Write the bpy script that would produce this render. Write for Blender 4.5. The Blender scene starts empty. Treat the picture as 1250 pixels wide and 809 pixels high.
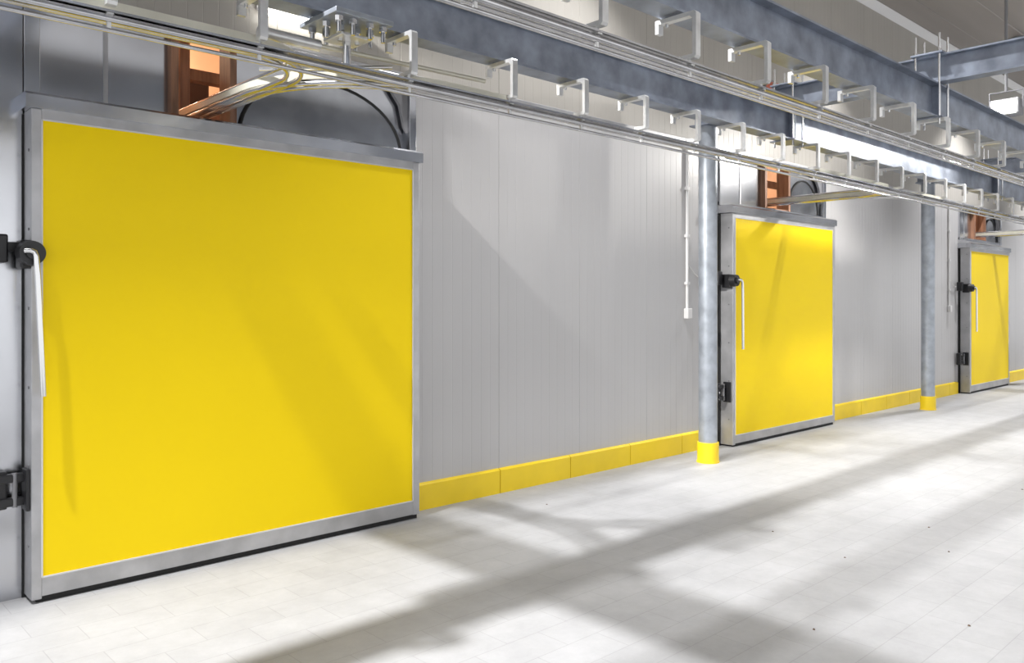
import bpy, math, random
from mathutils import Vector
random.seed(4)
scene = bpy.context.scene
scene.view_settings.view_transform = 'Standard'
scene.view_settings.look = 'None'
scene.view_settings.exposure = 0.30

WALL = 5.06      # y of the panel wall
DOORY = 4.87     # y of the door faces

# ------------------------------------------------------------------ materials
def nt(name):
    m = bpy.data.materials.new(name); m.use_nodes = True
    t = m.node_tree
    return m, t, t.nodes['Principled BSDF']

def mat(name, col, rough=0.5, metal=0.0, var=0.0, vscale=3.0, stretch=(1,1,1), bump=0.0, bscale=40, rvar=0.0, spec=0.5):
    m, t, b = nt(name)
    b.inputs['Roughness'].default_value = rough
    b.inputs['Metallic'].default_value = metal
    b.inputs['Specular IOR Level'].default_value = spec
    tc = t.nodes.new('ShaderNodeTexCoord')
    mp = t.nodes.new('ShaderNodeMapping'); mp.inputs['Scale'].default_value = stretch
    t.links.new(tc.outputs['Object'], mp.inputs['Vector'])
    n = t.nodes.new('ShaderNodeTexNoise'); n.inputs['Scale'].default_value = vscale; n.inputs['Detail'].default_value = 5
    t.links.new(mp.outputs[0], n.inputs['Vector'])
    cr = t.nodes.new('ShaderNodeValToRGB')
    lo = [max(0, c*(1-var)) for c in col]; hi = [min(1, c*(1+var)) for c in col]
    cr.color_ramp.elements[0].color = (*lo, 1); cr.color_ramp.elements[1].color = (*hi, 1)
    cr.color_ramp.elements[0].position = 0.3; cr.color_ramp.elements[1].position = 0.7
    t.links.new(n.outputs['Fac'], cr.inputs['Fac'])
    t.links.new(cr.outputs['Color'], b.inputs['Base Color'])
    if rvar > 0:
        mr = t.nodes.new('ShaderNodeMapRange')
        mr.inputs['To Min'].default_value = max(0.03, rough-rvar); mr.inputs['To Max'].default_value = rough+rvar
        t.links.new(n.outputs['Fac'], mr.inputs['Value']); t.links.new(mr.outputs[0], b.inputs['Roughness'])
    if bump > 0:
        n2 = t.nodes.new('ShaderNodeTexNoise'); n2.inputs['Scale'].default_value = bscale; n2.inputs['Detail'].default_value = 3
        t.links.new(mp.outputs[0], n2.inputs['Vector'])
        bp = t.nodes.new('ShaderNodeBump'); bp.inputs['Strength'].default_value = bump; bp.inputs['Distance'].default_value = 0.01
        t.links.new(n2.outputs['Fac'], bp.inputs['Height']); t.links.new(bp.outputs[0], b.inputs['Normal'])
    return m

M_yellow = mat('yellow_gel_coat', (0.94, 0.68, 0.0), 0.5, var=0.012, vscale=1.2, bump=0.02, bscale=60, spec=0.2)
M_yellow2 = mat('yellow_baseboard', (0.84, 0.60, 0.01), 0.45, var=0.06, vscale=3)
M_wall = mat('white_panel', (0.455, 0.447, 0.445), 0.33, var=0.02, vscale=0.8, stretch=(3, 1, .2))
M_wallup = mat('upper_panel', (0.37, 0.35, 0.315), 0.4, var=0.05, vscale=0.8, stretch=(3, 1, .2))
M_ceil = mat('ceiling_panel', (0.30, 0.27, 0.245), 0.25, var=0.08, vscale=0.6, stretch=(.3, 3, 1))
M_steel = mat('stainless_steel', (0.58, 0.59, 0.62), 0.20, 1.0, var=0.18, vscale=1.5, stretch=(1, 1, .6), rvar=0.08, bump=0.14, bscale=3)
M_frame = mat('brushed_aluminium', (0.46, 0.46, 0.47), 0.42, 0.75, var=0.16, vscale=5, rvar=0.06)
M_galv = mat('galvanised_steel', (0.29, 0.32, 0.38), 0.42, 0.75, var=0.30, vscale=6, rvar=0.1)
M_galvl = mat('galvanised_column', (0.37, 0.40, 0.44), 0.42, 0.6, var=0.18, vscale=9, rvar=0.08)
M_rail = mat('rail_steel', (0.54, 0.54, 0.55), 0.22, 0.95, var=0.15, vscale=6)
M_rail2 = mat('rail_cream', (0.64, 0.62, 0.52), 0.35, 0.4, var=0.08, vscale=6)
M_brack = mat('bracket_steel', (0.76, 0.76, 0.75), 0.30, 0.65, var=0.12, vscale=12)
M_chrome = mat('chrome', (0.75, 0.75, 0.75), 0.15, 1.0)
M_black = mat('black_plastic', (0.012, 0.012, 0.014), 0.4)
M_rubber = mat('black_rubber', (0.01, 0.01, 0.01), 0.7)
M_white = mat('white_plastic', (0.64, 0.63, 0.62), 0.4)
M_grey = mat('grey_paint', (0.2, 0.2, 0.21), 0.5)
M_arch_refl = mat('arch_reflection_grey', (0.42, 0.43, 0.45), 0.20, 0.9, var=0.3, vscale=3, bump=0.1, bscale=4)  # tone of the arched reflection put onto the transom panel
M_orange = mat('interior_peach', (0.72, 0.46, 0.31), 0.5, var=0.2, vscale=2)
M_wood = mat('wood_board', (0.28, 0.14, 0.08), 0.5, var=0.35, vscale=4, stretch=(6, 6, .6))
M_brown = mat('interior_brown', (0.10, 0.05, 0.035), 0.5, var=0.25, vscale=3)
M_red = mat('red_lens', (0.85, 0.25, 0.17), 0.3)
M_leaf = mat('dry_debris', (0.12, 0.07, 0.04), 0.8)

def emis(name, col, s):
    m, t, b = nt(name)
    b.inputs['Emission Color'].default_value = (*col, 1); b.inputs['Emission Strength'].default_value = s
    b.inputs['Base Color'].default_value = (*col, 1)
    return m
M_lamp = emis('lamp_glass', (1, 0.97, 0.9), 60)
M_tube = emis('tube_glass', (1, 0.98, 0.93), 8)

def floor_mat():
    m, t, b = nt('floor_tiles')
    tc = t.nodes.new('ShaderNodeTexCoord')
    br = t.nodes.new('ShaderNodeTexBrick')
    br.inputs['Scale'].default_value = 1.0
    br.inputs['Brick Width'].default_value = 0.40; br.inputs['Row Height'].default_value = 0.20
    br.inputs['Mortar Size'].default_value = 0.0025; br.inputs['Mortar Smooth'].default_value = 0.3
    br.inputs['Color1'].default_value = (0.370, 0.370, 0.373, 1); br.inputs['Color2'].default_value = (0.352, 0.352, 0.355, 1)
    br.inputs['Mortar'].default_value = (0.30, 0.30, 0.30, 1)
    t.links.new(tc.outputs['Object'], br.inputs['Vector'])
    n = t.nodes.new('ShaderNodeTexNoise'); n.inputs['Scale'].default_value = 2.6; n.inputs['Detail'].default_value = 12; n.inputs['Roughness'].default_value = 0.75
    t.links.new(tc.outputs['Object'], n.inputs['Vector'])
    mr = t.nodes.new('ShaderNodeMapRange'); mr.inputs['From Min'].default_value = 0.3; mr.inputs['From Max'].default_value = 0.7
    mr.inputs['To Min'].default_value = 0.85; mr.inputs['To Max'].default_value = 1.10
    t.links.new(n.outputs['Fac'], mr.inputs['Value'])
    mx = t.nodes.new('ShaderNodeMix'); mx.data_type = 'RGBA'; mx.blend_type = 'MULTIPLY'; mx.inputs['Factor'].default_value = 1
    t.links.new(br.outputs['Color'], mx.inputs[6]); t.links.new(mr.outputs[0], mx.inputs[7])
    t.links.new(mx.outputs[2], b.inputs['Base Color'])
    b.inputs['Roughness'].default_value = 0.6
    bp = t.nodes.new('ShaderNodeBump'); bp.inputs['Strength'].default_value = 0.2; bp.inputs['Distance'].default_value = 0.003; bp.invert = True
    t.links.new(br.outputs['Fac'], bp.inputs['Height']); t.links.new(bp.outputs[0], b.inputs['Normal'])
    return m
M_floor = floor_mat()

# ------------------------------------------------------------------ geometry helpers
def mesh_obj(name, verts, faces, m, parent=None, smooth=False):
    me = bpy.data.meshes.new(name); me.from_pydata(verts, [], faces); me.update()
    o = bpy.data.objects.new(name, me); scene.collection.objects.link(o)
    if m: me.materials.append(m)
    if smooth:
        for p in me.polygons: p.use_smooth = True
    if parent: o.parent = parent
    return o

def empty(name):
    o = bpy.data.objects.new(name, None); scene.collection.objects.link(o); o.empty_display_size = 0.1
    return o

def box(name, x0, x1, y0, y1, z0, z1, m, parent=None, bevel=0.0):
    v = [(x0,y0,z0),(x1,y0,z0),(x1,y1,z0),(x0,y1,z0),(x0,y0,z1),(x1,y0,z1),(x1,y1,z1),(x0,y1,z1)]
    f = [(0,3,2,1),(4,5,6,7),(0,1,5,4),(1,2,6,5),(2,3,7,6),(3,0,4,7)]
    o = mesh_obj(name, v, f, m, parent)
    if bevel > 0:
        md = o.modifiers.new('bevel', 'BEVEL'); md.width = bevel; md.segments = 2
    return o

def tube(name, pts, r, m, parent=None, cyc=False, res=4):
    cu = bpy.data.curves.new(name, 'CURVE'); cu.dimensions = '3D'; cu.bevel_depth = r; cu.bevel_resolution = res; cu.use_fill_caps = True
    sp = cu.splines.new('POLY'); sp.points.add(len(pts)-1)
    for p, q in zip(sp.points, pts): p.co = (*q, 1)
    sp.use_cyclic_u = cyc; sp.use_smooth = True
    cu.materials.append(m)
    o = bpy.data.objects.new(name, cu); scene.collection.objects.link(o)
    if parent: o.parent = parent
    return o

def ribbon(name, pts, w, h, m, parent=None):
    """flat bar (w wide horizontally, h high) swept along a horizontal path"""
    V = []; F = []
    n = len(pts)
    for i, p in enumerate(pts):
        a = Vector(pts[max(0, i-1)]); b = Vector(pts[min(n-1, i+1)])
        d = (b-a).normalized(); s = Vector((-d.y, d.x, 0))
        P = Vector(p)
        for (sw, sh) in ((-1,-1),(1,-1),(1,1),(-1,1)):
            V.append(tuple(P + s*sw*w/2 + Vector((0,0,sh*h/2))))
    for i in range(n-1):
        for k in range(4):
            F.append((i*4+k, i*4+(k+1)%4, (i+1)*4+(k+1)%4, (i+1)*4+k))
    F.append((3,2,1,0)); F.append(tuple((n-1)*4+k for k in range(4)))
    return mesh_obj(name, V, F, m, parent)

def extrude_x(name, prof, x0, x1, m, parent=None):
    n = len(prof)
    V = [(x0,y,z) for y,z in prof] + [(x1,y,z) for y,z in prof]
    F = [(i,(i+1)%n,n+(i+1)%n,n+i) for i in range(n)] + [tuple(range(n))[::-1], tuple(range(n,2*n))]
    return mesh_obj(name, V, F, m, parent)

def extrude_y(name, prof, y0, y1, m, parent=None):
    n = len(prof)
    V = [(x,y0,z) for x,z in prof] + [(x,y1,z) for x,z in prof]
    F = [(i,(i+1)%n,n+(i+1)%n,n+i) for i in range(n)] + [tuple(range(n))[::-1], tuple(range(n,2*n))]
    return mesh_obj(name, V, F, m, parent)

def cyl(name, c, r, z0, z1, m, parent=None, seg=32, r1=None):
    r1 = r if r1 is None else r1
    V = []; F = []
    for k in range(seg):
        a = 2*math.pi*k/seg
        V.append((c[0]+r*math.cos(a), c[1]+r*math.sin(a), z0))
    for k in range(seg):
        a = 2*math.pi*k/seg
        V.append((c[0]+r1*math.cos(a), c[1]+r1*math.sin(a), z1))
    for k in range(seg): F.append((k,(k+1)%seg,seg+(k+1)%seg,seg+k))
    F.append(tuple(range(seg))[::-1]); F.append(tuple(range(seg,2*seg)))
    o = mesh_obj(name, V, F, m, parent, smooth=True)
    md = o.modifiers.new('es', 'EDGE_SPLIT'); md.split_angle = math.radians(40)
    return o

def ycyl(name, c, r, y0, y1, m, parent=None, seg=28, r1=None):
    r1 = r if r1 is None else r1
    V = [(c[0]+r*math.cos(2*math.pi*k/seg), y0, c[1]+r*math.sin(2*math.pi*k/seg)) for k in range(seg)]
    V += [(c[0]+r1*math.cos(2*math.pi*k/seg), y1, c[1]+r1*math.sin(2*math.pi*k/seg)) for k in range(seg)]
    F = [(k,(k+1)%seg,seg+(k+1)%seg,seg+k) for k in range(seg)] + [tuple(range(seg))[::-1], tuple(range(seg,2*seg))]
    return mesh_obj(name, V, F, m, parent)

# ------------------------------------------------------------------ room shell
X0, X1 = -5.0, 34.0
CEIL = 5.9
box('floor', X0, X1, -5.0, WALL+0.3, -0.1, 0.0, M_floor)

doors = [
    dict(xl=1.156, xr=3.577, z0=0.135, z1=2.56, s0=1.93, s1=2.28),
    dict(xl=7.931, xr=10.247, z0=0.125, z1=2.51, s0=8.91, s1=9.45),
    dict(xl=15.41, xr=17.47, z0=0.14, z1=2.46, s0=16.2, s1=16.75),
    dict(xl=23.0, xr=25.2, z0=0.14, z1=2.46, s0=24.0, s1=24.4),
]
TR0, TR1 = 2.66, 3.27
def ribbed(V, F, x0, x1, z0, z1, minor=0.0011, major=0.003):
    xs = []
    step = 0.1
    k = math.ceil(x0/step)
    xs.append((x0, 0))
    while k*step < x1-0.02:
        x = k*step
        if x > x0+0.02:
            big = (k % 10 == 6)
            w = 0.0045 if big else 0.004; d = major if big else minor
            xs += [(x-w, 0), (x-w*0.4, d), (x+w*0.4, d), (x+w, 0)]
        k += 1
    xs.append((x1, 0))
    b = len(V)
    for x, d in xs: V += [(x, WALL+d, z0), (x, WALL+d, z1)]
    for i in range(len(xs)-1):
        F.append((b+2*i, b+2*i+2, b+2*i+3, b+2*i+1))
V = []; F = []; VU = []; FU = []
cur = X0
for d in doors:
    a = d['xl']+0.0; b_ = d['xr']+0.15
    ribbed(V, F, cur, a, 0, TR1); ribbed(V, F, a, b_, 0, TR0)
    cur = b_
ribbed(V, F, cur, X1, 0, TR1)
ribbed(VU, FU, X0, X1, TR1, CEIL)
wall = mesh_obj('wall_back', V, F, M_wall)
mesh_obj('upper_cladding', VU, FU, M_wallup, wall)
extrude_x('cladding_joint', [(WALL-0.02,TR1+0.0),(WALL+0.0,TR1+0.0),(WALL+0.0,TR1+0.05),(WALL-0.02,TR1+0.04)], X0, X1, M_frame, wall)

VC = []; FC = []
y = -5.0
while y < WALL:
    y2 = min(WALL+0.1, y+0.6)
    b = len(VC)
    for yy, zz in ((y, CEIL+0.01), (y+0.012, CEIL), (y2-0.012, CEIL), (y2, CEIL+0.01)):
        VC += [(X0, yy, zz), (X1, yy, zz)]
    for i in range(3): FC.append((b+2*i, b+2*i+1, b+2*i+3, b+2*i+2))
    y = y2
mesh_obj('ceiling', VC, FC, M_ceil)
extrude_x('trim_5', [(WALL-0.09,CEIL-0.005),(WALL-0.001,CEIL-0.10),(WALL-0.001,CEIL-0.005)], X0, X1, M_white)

bb = empty('baseboard_back')
runs = [(3.70, 7.80), (10.36, 15.28), (17.6, 22.9)]
for r0, r1 in runs:
    js = [4.59+0.858*k for k in range(-2, 30)]
    pts = [r0]+[j for j in js if r0+0.05 < j < r1-0.05]+[r1]
    for i in range(len(pts)-1):
        extrude_x('tile', [(WALL-0.03,0.0),(WALL+0.0,0.0),(WALL+0.0,0.205),(WALL-0.018,0.2),(WALL-0.03,0.19)], pts[i]+0.004, pts[i+1]-0.004, M_yellow2, bb)

st = empty('stainless_wall_cladding')
box('sheet', -1.6, 0.72, WALL-0.012, WALL-0.001, 0.0, 3.3, M_steel, st)
box('sheet_b', 0.73, 1.10, WALL-0.03, WALL-0.001, 0.0, 3.3, M_steel, st)

# ------------------------------------------------------------------ doors
def build_door(n, d):
    e = empty('door_%d' % n)
    xl, xr, z0, z1 = d['xl'], d['xr'], d['z0'], d['z1']
    fx0, fx1, ft = xl-0.05, xr+0.06, z1+0.055
    yf, yb = DOORY, WALL-0.035
    box('yellow_leaf', xl, xr, yf+0.004, yb, z0, z1, M_yellow, e)
    box('stile_left', fx0, xl, yf, yb, 0.02, ft, M_frame, e, 0.004)
    box('stile_right', xr, fx1, yf, yb, 0.03, ft, M_frame, e, 0.004)
    box('rail_top', xl, xr, yf+0.001, yb, z1, ft, M_frame, e)
    box('rail_bottom', xl, xr, yf+0.001, yb, 0.035, z0, M_frame, e)
    for nm, a in (('bead_l', (xl-0.004, xl+0.004, z0, z1)), ('bead_r', (xr-0.004, xr+0.004, z0, z1)),
                  ('bead_t', (xl, xr, z1-0.004, z1+0.004)), ('bead_b', (xl, xr, z0-0.004, z0+0.004))):
        box(nm, a[0], a[1], yf-0.003, yf+0.003, a[2], a[3], M_white, e)
    box('bottom_seal', fx0+0.03, fx1-0.01, yf+0.02, yb, 0.0, 0.035, M_rubber, e)
    box('back_seal', fx0-0.01, fx1+0.01, yb, WALL-0.001, 0.0, ft-0.01, M_rubber, e)
    extrude_x('head_ledge', [(yf-0.02, ft+0.0),(WALL-0.002, ft+0.0),(WALL-0.002, ft+0.085),(yf+0.0, ft+0.085),(yf-0.02, ft+0.07)], fx0-0.03, fx1+0.02, M_steel, e)
    for k in range(6):
        zz = 0.3+k*0.42
        tube('rivet', [(fx0-0.004, yf+0.05, zz), (fx0, yf+0.05, zz)], 0.008, M_grey, e)
    zt = 1.86 if n == 1 else 1.83
    box('latch_body', fx0-0.05, fx0+0.02, yf+0.0, yf+0.11, zt-0.09, zt+0.06, M_black, e, 0.012)
    ycyl('latch_hub', (fx0-0.005, zt-0.01), 0.062, yf-0.055, yf+0.01, M_black, e, r1=0.07)
    ycyl('latch_boss', (fx0-0.005, zt-0.01), 0.034, yf-0.075, yf-0.05, M_black, e)
    box('keeper', fx0-0.17, fx0-0.09, WALL-0.12, WALL-0.03, zt-0.06, zt+0.09, M_black, e, 0.01)
    box('keeper_arm', fx0-0.12, fx0-0.02, WALL-0.10, WALL-0.08, zt+0.0, zt+0.05, M_black, e, 0.004)
    hx = fx0+0.012
    if n == 1:
        pts = [(hx-0.055, yf-0.06, zt), (hx-0.03, yf-0.075, zt), (hx-0.015, yf-0.08, zt-0.008), (hx-0.008, yf-0.083, zt-0.03)]
        for k in range(1, 8): pts.append((hx-0.006+0.0045*k, yf-0.085, zt-0.03-k*0.104))
    else:
        pts = [(hx-0.02, yf-0.06, zt), (hx+0.02, yf-0.075, zt), (hx+0.035, yf-0.08, zt-0.008), (hx+0.045, yf-0.083, zt-0.03)]
        for k in range(1, 8): pts.append((hx+0.047+0.001*k, yf-0.085, zt-0.03-k*0.104))
    tube('lever', pts, 0.0145, M_chrome, e, res=6)
    zh = 0.60
    box('hinge_plate', fx0-0.19, fx0-0.09, WALL-0.10, WALL-0.03, zh-0.1, zh+0.1, M_black, e, 0.01)
    box('hinge_arm_top', fx0-0.14, fx0+0.015, WALL-0.12, WALL-0.07, zh+0.04, zh+0.085, M_black, e, 0.008)
    box('hinge_arm_bottom', fx0-0.14, fx0+0.015, WALL-0.12, WALL-0.07, zh-0.085, zh-0.04, M_black, e, 0.008)
    cyl('hinge_pin', (fx0-0.06, WALL-0.11), 0.013, zh-0.09, zh+0.09, M_grey, e, 16)
    box('hinge_leaf', fx0-0.02, fx0+0.0, yf+0.02, yf+0.11, zh-0.11, zh+0.11, M_black, e, 0.004)
    for dz in (-0.07, 0.0, 0.07):
        ycyl('hinge_bolt', (fx0-0.14, zh+dz), 0.012, WALL-0.112, WALL-0.09, M_chrome, e, 10)

    t = empty('trim_%d' % n)
    a, b = xl+0.0, xr+0.15
    s0, s1 = d['s0'], d['s1']
    zb, zt2 = TR0+0.0, TR1
    yp = WALL+0.05
    box('jamb_left', a-0.05, a+0.03, WALL-0.03, yp+0.03, zb, zt2, M_steel, t, 0.004)
    box('jamb_right', b-0.06, b+0.0, WALL-0.03, yp+0.03, zb-0.0, zt2, M_steel, t, 0.004)
    box('head', a-0.05, b, WALL-0.03, yp+0.03, zt2-0.04, zt2+0.02, M_steel, t, 0.004)
    box('sill', a-0.05, b, WALL-0.02, yp+0.03, zb, zb+0.045, M_steel, t, 0.004)
    box('panel_left', a+0.03, s0-0.02, yp, yp+0.02, zb+0.045, zt2-0.04, M_steel, t)
    box('panel_left_seam', (a+s0)/2-0.012, (a+s0)/2+0.012, yp-0.006, yp, zb+0.045, zt2-0.04, M_frame, t)
    box('panel_right', s1+0.02, b-0.06, yp, yp+0.02, zb+0.045, zt2-0.04, M_steel, t)
    box('slot_post_left', s0-0.03, s0+0.015, WALL-0.01, yp+0.10, zb+0.02, zt2-0.02, M_wood, t)
    box('slot_post_right', s1-0.01, s1+0.035, WALL-0.01, yp+0.10, zb+0.02, zt2-0.02, M_wood, t)
    box('slot_sill', s0, s1, WALL-0.0, yp+0.10, zb+0.03, zb+0.06, M_wood, t)
    cx, rx, rz = (s1+b-0.06)/2+0.02, (b-0.06-s1)/2-0.06, 0.42
    arc = [(cx-rx*math.cos(math.pi*k/24), yp-0.012, zb+0.05+rz*math.sin(math.pi*k/24)) for k in range(25)]
    tube('reflection_arch_edge', arc, 0.010, M_rubber, t)  # curved rail's reflection in the steel, shaped as a dark arched line
    ap = [(cx-rx*math.cos(math.pi*k/24), zb+0.05+rz*math.sin(math.pi*k/24)) for k in range(25)]
    extrude_y('reflection_arch_fill', ap, yp-0.010, yp-0.001, M_arch_refl, t)  # inside of the same arched reflection, shaped as a thin grey plate
    extrude_y('gusset', [(b-0.06, zt2-0.04), (b-0.30, zt2-0.04), (b-0.22, zt2-0.09), (b-0.13, zt2-0.20), (b-0.09, zt2-0.36), (b-0.06, zt2-0.40)], WALL-0.0, yp-0.02, M_grey, t)
    r = empty('cold_room_interior')
    ix0, ix1, iy0, iy1 = s0-0.9, s1+1.4, yp+0.14, yp+2.6
    box('interior_back', ix0, ix1, iy1, iy1+0.05, 2.3, 4.2, M_orange, r)
    box('interior_left', ix0-0.05, ix0, iy0, iy1, 2.3, 4.2, M_orange, r)
    box('interior_right', ix1, ix1+0.05, iy0, iy1, 2.3, 4.2, M_orange, r)
    box('interior_top', ix0, ix1, iy0, iy1, 4.2, 4.25, M_brown, r)
    box('interior_floor', ix0, ix1, iy0, iy1, 2.25, 2.3, M_brown, r)
    q = (s0+s1)/2
    box('wood_post', q-0.02, q+0.05, iy0+0.15, iy0+0.25, 2.3, 4.2, M_wood, r, 0.006)
    box('wood_crossbar', ix0, ix1, iy0+0.3, iy0+0.38, 3.10, 3.18, M_wood, r, 0.006)
    box('wood_crossbar_low', ix0, q+0.6, iy0+0.6, iy0+0.68, 2.90, 2.97, M_wood, r, 0.006)
    box('evaporator_box', q+0.28, q+0.50, iy0+0.9, iy0+1.3, 2.95, 3.3, M_brown, r, 0.02)
    tube('hanger_rod', [(q+0.12, iy0+0.6, 2.3), (q+0.12, iy0+0.6, 4.2)], 0.012, M_grey, r)
    L = bpy.data.lights.new('interior_lamp', 'POINT'); L.energy = 85; L.color = (1, 0.80, 0.58); L.shadow_soft_size = 0.15
    lo = bpy.data.objects.new('interior_lamp', L); lo.location = (q+0.1, iy0+1.7, 3.8); scene.collection.objects.link(lo); lo.parent = r
for i, d in enumerate(doors): build_door(i+1, d)

# ------------------------------------------------------------------ columns
for k, cx in enumerate((6.99, 12.72, 18.6, 24.5)):
    e = empty('steel_column')
    c = (cx, 4.60)
    cyl('shaft', c, 0.092, 0.0, 3.33, M_galvl, e, 40)
    cyl('yellow_sleeve', c, 0.106, 0.0, 0.20, M_yellow2, e, 40)
    cyl('sleeve_rim', c, 0.112, 0.0, 0.015, M_yellow2, e, 40)
    box('cap_plate', cx-0.13, cx+0.13, 4.47, 4.73, 3.325, 3.338, M_galv, e)

# ------------------------------------------------------------------ beams
def ibeam_prof(yc, z0, h, w, tf=0.014, tw=0.010):
    return [(yc-w/2,z0),(yc+w/2,z0),(yc+w/2,z0+tf),(yc+tw/2,z0+tf),(yc+tw/2,z0+h-tf),(yc+w/2,z0+h-tf),(yc+w/2,z0+h),(yc-w/2,z0+h),(yc-w/2,z0+h-tf),(yc-tw/2,z0+h-tf),(yc-tw/2,z0+tf),(yc-w/2,z0+tf)]
B1, B2 = 3.74, 2.50
BZ, BH = 3.06, 0.28
for yc in (B1, B2):
    e = empty('steel_beam')
    extrude_x('i_section', ibeam_prof(yc, BZ, BH, 0.14), -3.0, 30.0, M_galv, e)
    for sx in (1.3, 6.99, 12.72, 18.6):
        for s in (-1, 1):
            box('stiffener', sx-0.006, sx+0.006, min(yc, yc+s*0.068), max(yc, yc+s*0.068), BZ+0.014, BZ+BH-0.014, M_galv, e)
for cx in (1.3, 6.99, 12.72, 18.6, 24.5):
    e = empty('cross_beam')
    z0 = BZ+BH+0.001; h = 0.22; w = 0.13; tf = 0.013; tw = 0.01
    extrude_y('i_section', ibeam_prof(cx, z0, h, w, tf, tw), -1.0, 4.75, M_galv, e)
    for yc in (B1, B2):
        for sx in (-1, 1):
            for sy in (-1, 1):
                cyl('threaded_rod', (cx+sx*0.09, yc+sy*0.09), 0.009, BZ-0.06, z0+h+0.16, M_chrome, e, 10)
                cyl('nut', (cx+sx*0.09, yc+sy*0.09), 0.017, z0+h+0.01, z0+h+0.035, M_chrome, e, 6)
        box('clamp_top', cx-0.12, cx+0.12, yc-0.12, yc+0.12, z0+h, z0+h+0.012, M_galv, e)
        box('clamp_bottom', cx-0.12, cx+0.12, yc-0.12, yc+0.12, BZ-0.013, BZ-0.001, M_galv, e)

# ------------------------------------------------------------------ overhead rails with C brackets
def bracket(x, yl, parent):
    """open C hook bent from flat bar: short stub on the wall side, arm, long leg with a toe"""
    t = 0.022; z1 = BZ-0.012
    yr = yl+0.25
    prof = [(yl+0.012, z1), (yr, z1), (yr, z1-0.07), (yr-t, z1-0.07), (yr-t, z1-t), (yl+t*1.7, z1-t), (yl+t, z1-t*1.7), (yl+t, z1-0.215), (yl+0.10, z1-0.215), (yl+0.10, z1-0.215-t), (yl+0.01, z1-0.215-t), (yl, z1-0.225), (yl, z1-0.012)]
    extrude_x('c_bracket', prof, x-0.020, x+0.020, M_brack, parent)
    tube('bolt', [(x, yl+0.19, z1-t-0.02), (x, yl+0.19, z1+0.03)], 0.010, M_chrome, parent, res=2)
    tube('clamp_pin', [(x, yl+0.055, z1-0.225), (x, yl+0.055, z1-0.27)], 0.012, M_chrome, parent, res=2)
RZ = 2.79
def rail(yc, xs, parent):
    yl = yc-0.07
    xa, xb = -2.5, 30.0
    ribbon('track_bar', [(xa, yc-0.02, RZ), (xb, yc-0.02, RZ)], 0.045, 0.010, M_rail, parent)
    tube('track_tube', [(xa, yc-0.02, RZ-0.028), (xb, yc-0.02, RZ-0.028)], 0.016, M_rail, parent)
    tube('guide_tube', [(xa, yc+0.04, RZ-0.02), (xb, yc+0.04, RZ-0.02)], 0.011, M_rail, parent)
    tube('drive_tube', [(xa, yc+0.10, RZ+0.0), (xb, yc+0.10, RZ+0.0)], 0.010, M_rail, parent)
    tube('lower_tube', [(xa, yc-0.02, RZ-0.075), (xb, yc-0.02, RZ-0.075)], 0.010, M_rail, parent)
    for x in xs:
        bracket(x, yl, parent)
        box('tie', x-0.014, x+0.014, yc-0.04, yc+0.115, RZ-0.012, RZ-0.006, M_brack, parent)
        box('hanger_web', x-0.008, x+0.008, yc-0.025, yc-0.015, RZ-0.075, RZ-0.02, M_brack, parent)
r1 = empty('overhead_rail')
rail(3.62, [0.5, 1.1, 1.76, 2.62] + [3.36+0.64*k for k in range(34)], r1)
r2 = empty('overhead_rail')
rail(2.41, [2.05, 2.76] + [3.47+0.69*k for k in range(30)], r2)

def arc_path(p0x, r, xc, side, y0, yend, z):
    pts = [(p0x, y0, z)]
    for k in range(17):
        a = math.pi/2*k/16
        pts.append((xc - side*r + side*r*math.sin(a), y0 + r - r*math.cos(a), z))
    pts.append((xc, yend, z))
    return pts
e = r1     # the branches are part of the first rail
for i, d in enumerate(doors[:3]):
    xc = d['s0'] + 0.20 if i == 0 else (d['s0']+d['s1'])/2
    for off, z, m, kind in ((0.0, RZ+0.02, M_rail2, 'bar'), (0.0, RZ-0.02, M_rail, 'tube'), (0.07, RZ-0.02, M_rail, 'tube'), (0.07, RZ+0.05, M_rail, 'tube')):
        r = 0.45-off
        p = arc_path(xc-1.9 if i else xc-3.0, r, xc+0.03-off, 1, 3.60+off, WALL+0.7, z)
        if kind == 'bar': ribbon('curve_bar', p, 0.014, 0.05, m, e)
        else: tube('curve_tube', p, 0.013, m, e)
    for off, z, m, kind in ((0.0, RZ+0.02, M_rail2, 'bar'), (0.0, RZ-0.02, M_rail, 'tube'), (0.07, RZ-0.02, M_rail, 'tube')):
        r = 0.85-off
        p = arc_path(xc+1.2, r, xc-0.06+off, -1, 3.60+off, WALL+0.7, z)
        if kind == 'bar': ribbon('curve_bar_b', p, 0.012, 0.035, m, e)
        else: tube('curve_tube_b', p, 0.013, m, e)

# rail switch mechanism (carried by the rail)
sw = r1
sx = 2.28
box('switch_plate', sx-0.17, sx+0.17, 3.5, 3.86, BZ-0.045, BZ-0.02, M_galvl, sw, 0.003)
for ax in (-0.13, -0.05, 0.05, 0.13):
    for ay in (3.54, 3.66, 3.80):
        cyl('switch_bolt', (sx+ax, ay), 0.012, BZ-0.13, BZ-0.01, M_chrome, sw, 10)
        cyl('switch_nut', (sx+ax, ay), 0.022, BZ-0.075, BZ-0.048, M_chrome, sw, 6)
box('switch_lower_plate', sx-0.09, sx+0.09, 3.58, 3.76, BZ-0.12, BZ-0.105, M_brack, sw, 0.003)
tube('switch_cylinder', [(sx-0.45, 3.75, RZ+0.12), (sx-0.12, 3.75, RZ+0.12)], 0.030, M_brack, sw)
tube('switch_piston', [(sx-0.12, 3.75, RZ+0.12), (sx+0.9, 3.62, RZ+0.10)], 0.012, M_rail2, sw)
tube('switch_link', [(sx-0.25, 4.15, RZ+0.06), (sx+0.3, 3.7, RZ+0.08)], 0.012, M_chrome, sw)
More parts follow.
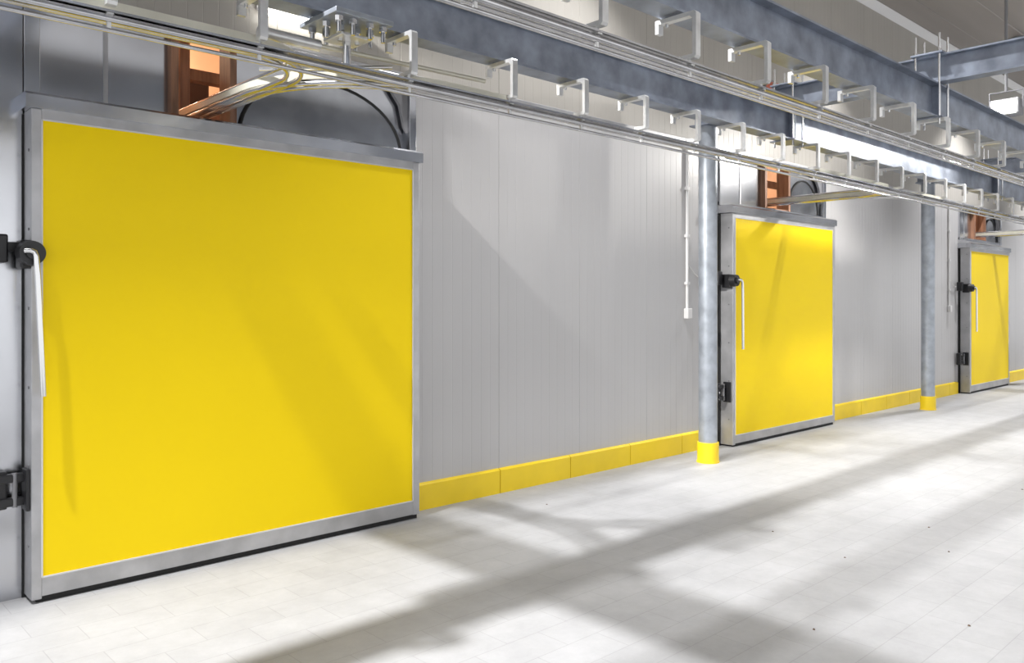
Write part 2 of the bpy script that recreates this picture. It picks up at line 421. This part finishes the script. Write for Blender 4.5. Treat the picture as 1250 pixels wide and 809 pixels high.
tube('switch_pivot', [(sx+0.0, 3.68, RZ), (sx+0.0, 3.68, BZ-0.10)], 0.022, M_chrome, sw)

# ------------------------------------------------------------------ conduits
for (x, zb) in ((7.27, 1.47), (14.87, 1.47)):
    e = empty('electrical_conduit')
    tube('pipe', [(x, WALL-0.018, zb+0.03), (x, WALL-0.018, 3.3)], 0.016, M_white, e)
    box('socket_box', x-0.04, x+0.04, WALL-0.06, WALL-0.001, zb-0.06, zb+0.05, M_white, e, 0.008)
    for k in range(3): box('clip', x-0.025, x+0.025, WALL-0.04, WALL-0.001, zb+0.3+k*0.5, zb+0.33+k*0.5, M_white, e)
    tube('cable', [(x+0.03, WALL-0.02, zb+0.5), (x+0.12, WALL-0.03, zb+0.42), (x+0.24, WALL-0.03, zb+0.36), (x+0.34, WALL-0.02, zb+0.38)], 0.005, M_white, e)

# ------------------------------------------------------------------ lamps
e = empty('flood_lamp')
fx, fy, fz = 11.24, 3.16, 3.93
box('housing', fx-0.10, fx+0.12, fy-0.16, fy+0.16, fz-0.08, fz+0.12, M_grey, e, 0.02)
box('glass', fx-0.115, fx-0.10, fy-0.13, fy+0.13, fz-0.06, fz+0.09, M_lamp, e)
tube('yoke', [(fx, fy-0.18, fz), (fx, fy-0.18, fz+0.22), (fx, fy+0.18, fz+0.22), (fx, fy+0.18, fz)], 0.012, M_grey, e)
tube('stem', [(fx, fy, fz+0.22), (fx, fy, CEIL)], 0.018, M_grey, e)
box('canopy', fx-0.08, fx+0.08, fy-0.08, fy+0.08, CEIL-0.03, CEIL, M_grey, e)
L = bpy.data.lights.new('flood_beam', 'SPOT'); L.energy = 380; L.spot_size = math.radians(150); L.spot_blend = 0.8; L.shadow_soft_size = 0.08; L.color = (1, 0.97, 0.92)
lo = bpy.data.objects.new('flood_beam', L); lo.location = (fx-0.2, fy, fz); scene.collection.objects.link(lo); lo.parent = e
lo.rotation_euler = Vector((-0.7, 0.0, -1.0)).to_track_quat('-Z', 'Y').to_euler()

e = empty('fluorescent_lamp')
box('housing', 2.45, 3.05, WALL-0.10, WALL-0.001, 3.50, 3.62, M_white, e, 0.01)
tube('lamp_tube', [(2.48, WALL-0.08, 3.48), (3.02, WALL-0.08, 3.48)], 0.02, M_tube, e)

e = empty('warning_beacon')
ycyl('base', (8.97, 4.05), 0.19, WALL-0.05, WALL-0.001, M_grey, e)
ycyl('lens', (8.97, 4.05), 0.12, WALL-0.16, WALL-0.05, M_red, e, r1=0.165)

def downlight(x, y, energy, ang, soft=0.08, tgt=None, blend=0.5, z=CEIL-0.15, name='ceiling_lamp', shield=None):
    e = empty(name)
    cyl('housing', (x, y), 0.10, z+0.03, CEIL, M_grey, e, 24)
    cyl('reflector_rim', (x, y), 0.12, z+0.02, z+0.05, M_frame, e, 24)
    if shield:      # added unseen plate, blocks this lamp's light from the near wall and door
        box('added_light_shield', x-0.7, x+1.9, y+shield, y+shield+0.006, z-0.90, CEIL, M_grey, e)
    L = bpy.data.lights.new('lamp', 'SPOT'); L.energy = energy; L.spot_size = math.radians(ang); L.spot_blend = blend; L.shadow_soft_size = soft; L.color = (0.98, 0.98, 1.0)
    o = bpy.data.objects.new('lamp', L); o.location = (x, y, z); scene.collection.objects.link(o); o.parent = e
    if tgt:
        o.rotation_euler = (Vector(tgt)-Vector((x, y, z))).to_track_quat('-Z', 'Y').to_euler()
downlight(-0.1, 4.09, 2300, 100, tgt=(1.8, 3.2, 0), soft=0.07, shield=0.13)
downlight(-0.1, 2.82, 500, 54, tgt=(2.2, 1.0, 0), blend=0.7)
for x, pw in ((5.4, 1.0), (10.2, 1.1), (15.2, 1.6), (20.0, 2.0)):
    downlight(x, 4.09, 520*pw, 100, tgt=(x, 3.4, 0), soft=0.07)
    downlight(x, 2.82, 430*pw, 80, tgt=(x, 1.6, 0), soft=0.06)

# wall mounted flood that rakes along the floor beside the columns
e = empty('wall_flood_lamp')
box('housing', 1.35, 1.6, 4.80, 5.0, 4.15, 4.35, M_grey, e, 0.02)
box('wall_arm', 1.44, 1.5, 4.98, WALL, 4.2, 4.3, M_grey, e)
L = bpy.data.lights.new('wall_flood_beam', 'SPOT'); L.energy = 1200; L.spot_size = math.radians(38); L.spot_blend = 0.7; L.shadow_soft_size = 0.05; L.color = (1, 0.98, 0.95)
lo = bpy.data.objects.new('wall_flood_beam', L); lo.location = (1.66, 4.86, 4.2); scene.collection.objects.link(lo); lo.parent = e
lo.rotation_euler = (Vector((9.0, 3.9, 0))-Vector((1.66, 4.86, 4.2))).to_track_quat('-Z', 'Y').to_euler()

V = []; F = []
for (x, y) in [(5.0, 2.3), (6.1, 2.2), (5.6, 1.9), (7.5, 1.6), (8.6, 1.5), (4.4, 1.4), (3.8, 1.9), (7.9, 2.1), (6.8, 1.2), (4.6, 4.5), (5.2, 2.9)]:
    b = len(V); s = random.uniform(0.006, 0.014); a = random.uniform(0, 3)
    for k in range(5):
        r = s*random.uniform(0.6, 1.2); V.append((x+r*math.cos(a+k*1.256), y+r*math.sin(a+k*1.256), 0.002))
    V.append((x, y, 0.008))
    for k in range(5): F.append((b+k, b+(k+1) % 5, b+5))
mesh_obj('floor_debris', V, F, M_leaf)

w = bpy.data.worlds.new('world'); scene.world = w; w.use_nodes = True
w.node_tree.nodes['Background'].inputs[0].default_value = (0.98, 0.985, 1.0, 1)
w.node_tree.nodes['Background'].inputs[1].default_value = 1.0

cam = bpy.data.cameras.new('camera'); co = bpy.data.objects.new('camera', cam); scene.collection.objects.link(co)
cam.sensor_width = 36; cam.lens = 28.8; cam.shift_y = -0.03
th = math.atan(1.065)
co.location = (0, 0, 1.6)
co.rotation_euler = Vector((math.cos(th), math.sin(th), 0)).to_track_quat('-Z', 'Y').to_euler()
scene.camera = co
